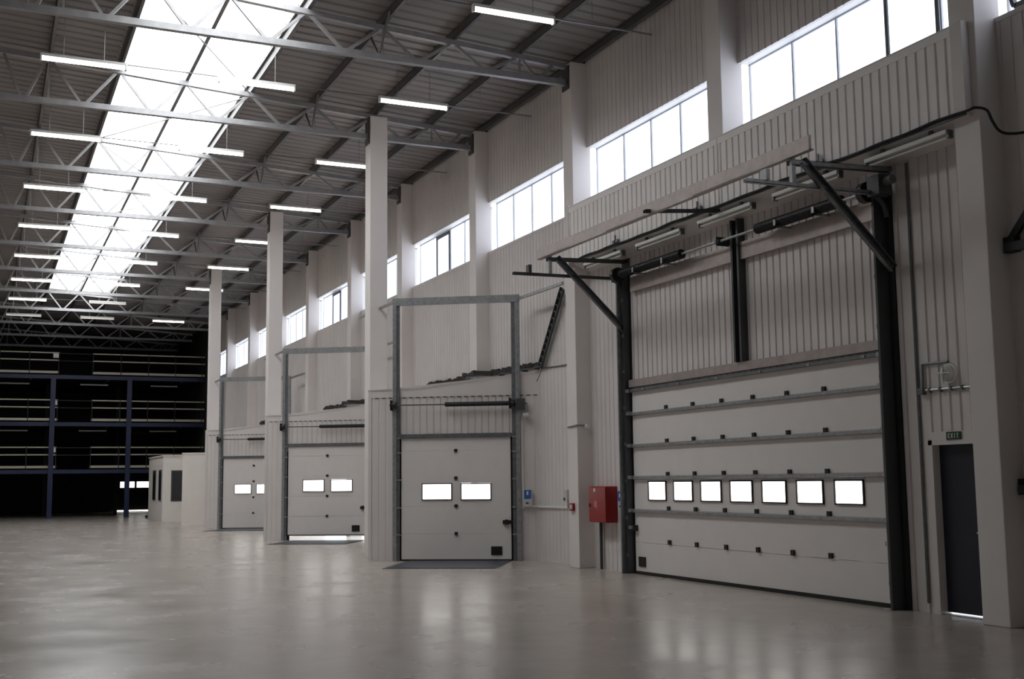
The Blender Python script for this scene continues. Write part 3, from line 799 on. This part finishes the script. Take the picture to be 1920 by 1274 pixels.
# EXIT sign: green plate with white letters
e = empty('exit_sign', (XW-0.012, 10.86, 2.165))
MB().box(-0.012, 0.0, -0.115, 0.115, -0.048, 0.048).build('plate', 'sign_green', e)
def letter(strokes, y0, w=0.034, h=0.056, t=0.0085):
    m = MB()
    for (a, b, c, d) in strokes:
        p = Vector((-0.0135, y0 - a*w, -h/2 + b*h)); q_ = Vector((-0.0135, y0 - c*w, -h/2 + d*h))
        m.bar(p, q_, 0.003, t, up=(0, -(q_-p).z, (q_-p).y))
    return m
lt = {'E': [(0.1,0,0.1,1),(0.1,0.06,0.9,0.06),(0.1,0.5,0.75,0.5),(0.1,0.94,0.9,0.94)], 'X': [(0.05,0,0.95,1),(0.05,1,0.95,0)], 'I': [(0.5,0,0.5,1)], 'T': [(0.5,0,0.5,1),(0.05,0.94,0.95,0.94)]}
for i, ch in enumerate('EXIT'):
    m = letter(lt[ch], 0.085 - i*0.045)
    m.build('letter', 'sign_white', e)
tag(e, 'small green EXIT sign above the navy door', 'exit sign')
# round bulkhead lamp with its conduits
e = empty('bulkhead_lamp', (XW, 10.88, 2.925))
MB().tube((-0.03, 0, 0), (0.0, 0, 0), 0.125, 24).build('base_ring', 'plastic_white', e)
lm = MB(); prev = None
for i in range(6):
    t0, t1 = i/6*math.pi/2, (i+1)/6*math.pi/2
    lm.tube((-0.03-0.075*math.sin(t0), 0, 0), (-0.03-0.075*math.sin(t1), 0, 0), 0.11*math.cos(t0), 22, max(0.004, 0.11*math.cos(t1)))
lm.build('lens', 'plastic_white', e, smooth=True)
cg = MB(); cg.tube((-0.112, -0.12, 0), (-0.112, 0.12, 0), 0.007, 6); cg.tube((-0.112, 0, -0.12), (-0.112, 0, 0.12), 0.007, 6); cg.build('guard_bar', 'galvanised', e)
tag(e, 'round white bulkhead lamp on the wall above the exit sign', 'lamp')
e = empty('lamp_conduit', (XW, 10.88, 2.925))
MB().path([(-0.025, 0.0, 0.142), (-0.025, 0.43, 0.15), (-0.025, 0.44, -0.18)], 0.016).build('upper_run', 'galv_dull', e)
MB().path([(-0.025, 0.44, -0.18), (-0.025, -0.38, -0.19)], 0.018).build('lower_run', 'galvanised', e)
for i in range(4): MB().box(-0.05, 0.0, 0.31-i*0.18, 0.34-i*0.18, -0.215, -0.16).build('pipe_clip', 'galv_dull', e)
MB().box(-0.07, 0.0, 0.41, 0.49, -0.23, -0.15).build('junction_box', 'galv_dull', e)
tag(e, 'metal conduit looping round the bulkhead lamp', 'conduit')
o = MB().path([(XW-0.02, 11.42, 0.12), (XW-0.02, 11.42, 5.7)], 0.018).build('wall_conduit', 'galv_dull'); tag(o, 'tall vertical conduit between the wide door and the exit door', 'conduit')
# wall bracing right of the corner column
for i, (z, up) in enumerate(((4.28, 0.55), (1.52, 0.22))):
    e = empty('steel_brace', (XW-0.06, 9.80, z))
    MB().box(-0.06, 0.04, -4.2, 0.03, -0.05, 0.05).build('girt', 'dark_steel', e)
    MB().bar((-0.01, 0.0, 0.04), (-0.01, -2.6, 0.04+2.6*(1.05 if i == 0 else 0.9)), 0.05, 0.09).build('diagonal', 'black_steel', e)
    MB().box(-0.05, 0.05, -0.12, 0.04, -0.06, 0.12).build('gusset_plate', 'black_steel', e)
    tag(e, '%s dark steel wall brace at the right edge, beyond the corner column' % ['upper', 'lower'][i], 'wall brace')
# opened vent sash right of the corner column
e = empty('vent_sash_open', (XW+0.05, 9.60, 7.12))
va = MB(); L2 = 2.2; dx, dz = -0.30, 0.75
for p, q_ in (((0,0,0),(0,-L2,0)), ((dx,0,dz),(dx,-L2,dz)), ((0,0,0),(dx,0,dz)), ((0,-L2,0),(dx,-L2,dz))): va.bar(p, q_, 0.05, 0.06)
va.build('sash_frame', 'galv_dull', e)
tag(e, 'tilted open vent sash at the top right corner', 'vent sash')

# ------------------------------------------------------------------ office blocks beyond the docks
of = empty('site_office', (-3.08, 54.7, 0))
# back block: side wall along the hall with two slim windows, front wall with one window
x0, x1, y0, y1, hz = 0.0, 3.2, 0.0, 4.9, 2.91
MB().box(x0, x1, y0, y1, 0, hz).build('rear_block', 'plaster', of)
MB().box(x0-0.04, x1, y0-0.04, y1+0.04, hz, hz+0.05).build('parapet_cap', 'plaster', of)
for ya, yb in ((0.35, 1.25), (2.25, 3.3)):
    w = MB().box(-0.02, 0.01, ya, yb, 0.92, 2.32).build('window_frame', 'galv_dull', of)
    MB().box(-0.03, -0.01, ya+0.08, yb-0.08, 0.98, 2.26).build('pane', 'glass_dark', w)
w = MB().box(0.36, 1.30, -0.02, 0.01, 0.90, 2.28).build('window_frame', 'dark_steel', of)
MB().box(0.42, 1.24, -0.035, -0.015, 0.96, 2.22).build('pane', 'glass_dark', w)
tag(of, 'small pale plastered office with a dark window behind the farthest dock', 'office')
o2 = empty('office_annex', (-3.06, 49.2, 0), math.radians(-12))
MB().box(0, 1.7, 0, 1.3, 0, 2.88).build('block', 'plaster', o2)
MB().box(-0.03, 1.7, -0.03, 1.3, 2.88, 2.93).build('parapet_cap', 'plaster', o2)
tag(o2, 'plain pale windowless partition between the office and the farthest dock', 'partition')
o = MB().box(-2.9, -2.1, 61.0, 62.2, 0, 0.12).box(-2.8, -2.2, 61.1, 62.1, 0.12, 0.16).build('floor_shadow_plate', 'dark_steel'); tag(o, 'low dark plate standing in for a shadow on the floor left of the office', 'shadow plate')  # dark plate put in to stand for a shadow on the floor

# ------------------------------------------------------------------ mezzanine at the end of the hall
mz = empty('mezzanine', (0, 64.5, 0)); tag(mz, 'three level mezzanine with shade-darkened decks and blue frame across the hall end', 'mezzanine')
MX0 = -20.0
for i, z in enumerate((2.42, 4.84, 7.27)):
    MB().box(MX0, XW-0.02, 0.12, 11.5, z-0.06, z).build('deck', 'mezz_shade', mz)
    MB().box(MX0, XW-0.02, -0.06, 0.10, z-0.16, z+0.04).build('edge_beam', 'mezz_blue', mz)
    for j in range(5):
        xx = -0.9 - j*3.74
        MB().box(xx-0.05, xx+0.05, 0.12, 11.4, z-0.22, z-0.06).build('joist', 'mezz_shade', mz)
    for (xa, xb) in ((MX0, -7.06), (-5.44, 0.30)):
        for dz, nm in ((1.18, 'top_rail'), (0.80, 'mid_rail'), (0.19, 'toe_board')):
            MB().box(xa, xb, -0.03, 0.03, z+dz-(0.03 if nm != 'toe_board' else 0.07), z+dz+(0.03 if nm != 'toe_board' else 0.05)).build(nm, 'rail_cream', mz)
        x = xa
        xs = [xb - 0.03] if xb < -6 else [xa + 0.03]
        stp = 1.39
        while True:
            nx = xs[-1] - stp if xb < -6 else xs[-1] + stp
            if nx < -12 or nx > 0.3: break
            xs.append(nx)
        for x in xs: MB().box(x-0.02, x+0.02, -0.045, 0.0, z, z+1.2).build('rail_post', 'mezz_shade', mz)
    MB().box(-7.36, -7.10, -0.06, -0.035, z+0.92, z+1.14).build('load_sign', 'plastic_white', mz)
    gt = MB().box(-7.06, -5.44, -0.015, 0.015, z+1.14, z+1.18).box(-7.06, -5.44, -0.015, 0.015, z+0.76, z+0.80).build('gate', 'mezz_shade', mz)
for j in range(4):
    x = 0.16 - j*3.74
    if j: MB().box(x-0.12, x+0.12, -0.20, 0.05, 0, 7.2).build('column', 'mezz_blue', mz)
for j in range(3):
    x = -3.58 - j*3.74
    MB().box(x-0.1, x+0.1, 5.5, 5.7, 0, 7.2).build('rear_column', 'mezz_shade', mz)
for j, x in enumerate((-9.1, -5.2, -1.6)):
    for z in (7.05, 4.6): MB().box(x-0.7, x+0.7, 1.6, 1.7, z-0.12, z-0.05).build('unlit_batten', 'batten_white', mz)
# lit door panes in the back wall seen under the mezzanine
e = empty('door_6', (-5.0, YF-0.06, 0))
MB().box(0, 4.4, 0, 0.05, 0.1, 3.0).build('door_leaf', 'mezz_shade', e)
for a, b in ((2.30, 2.54), (2.66, 3.14), (3.28, 4.02)):
    MB().box(a, b, -0.012, 0.0, 1.47, 1.83).build('pane', 'doorpane_light', e)
MB().box(2.0, 4.4, -0.02, 0.02, 0.03, 0.09).build('threshold_gap', 'doorpane_light', e)
tag(e, 'dark door with small lit panes below the mezzanine', kind='structure')
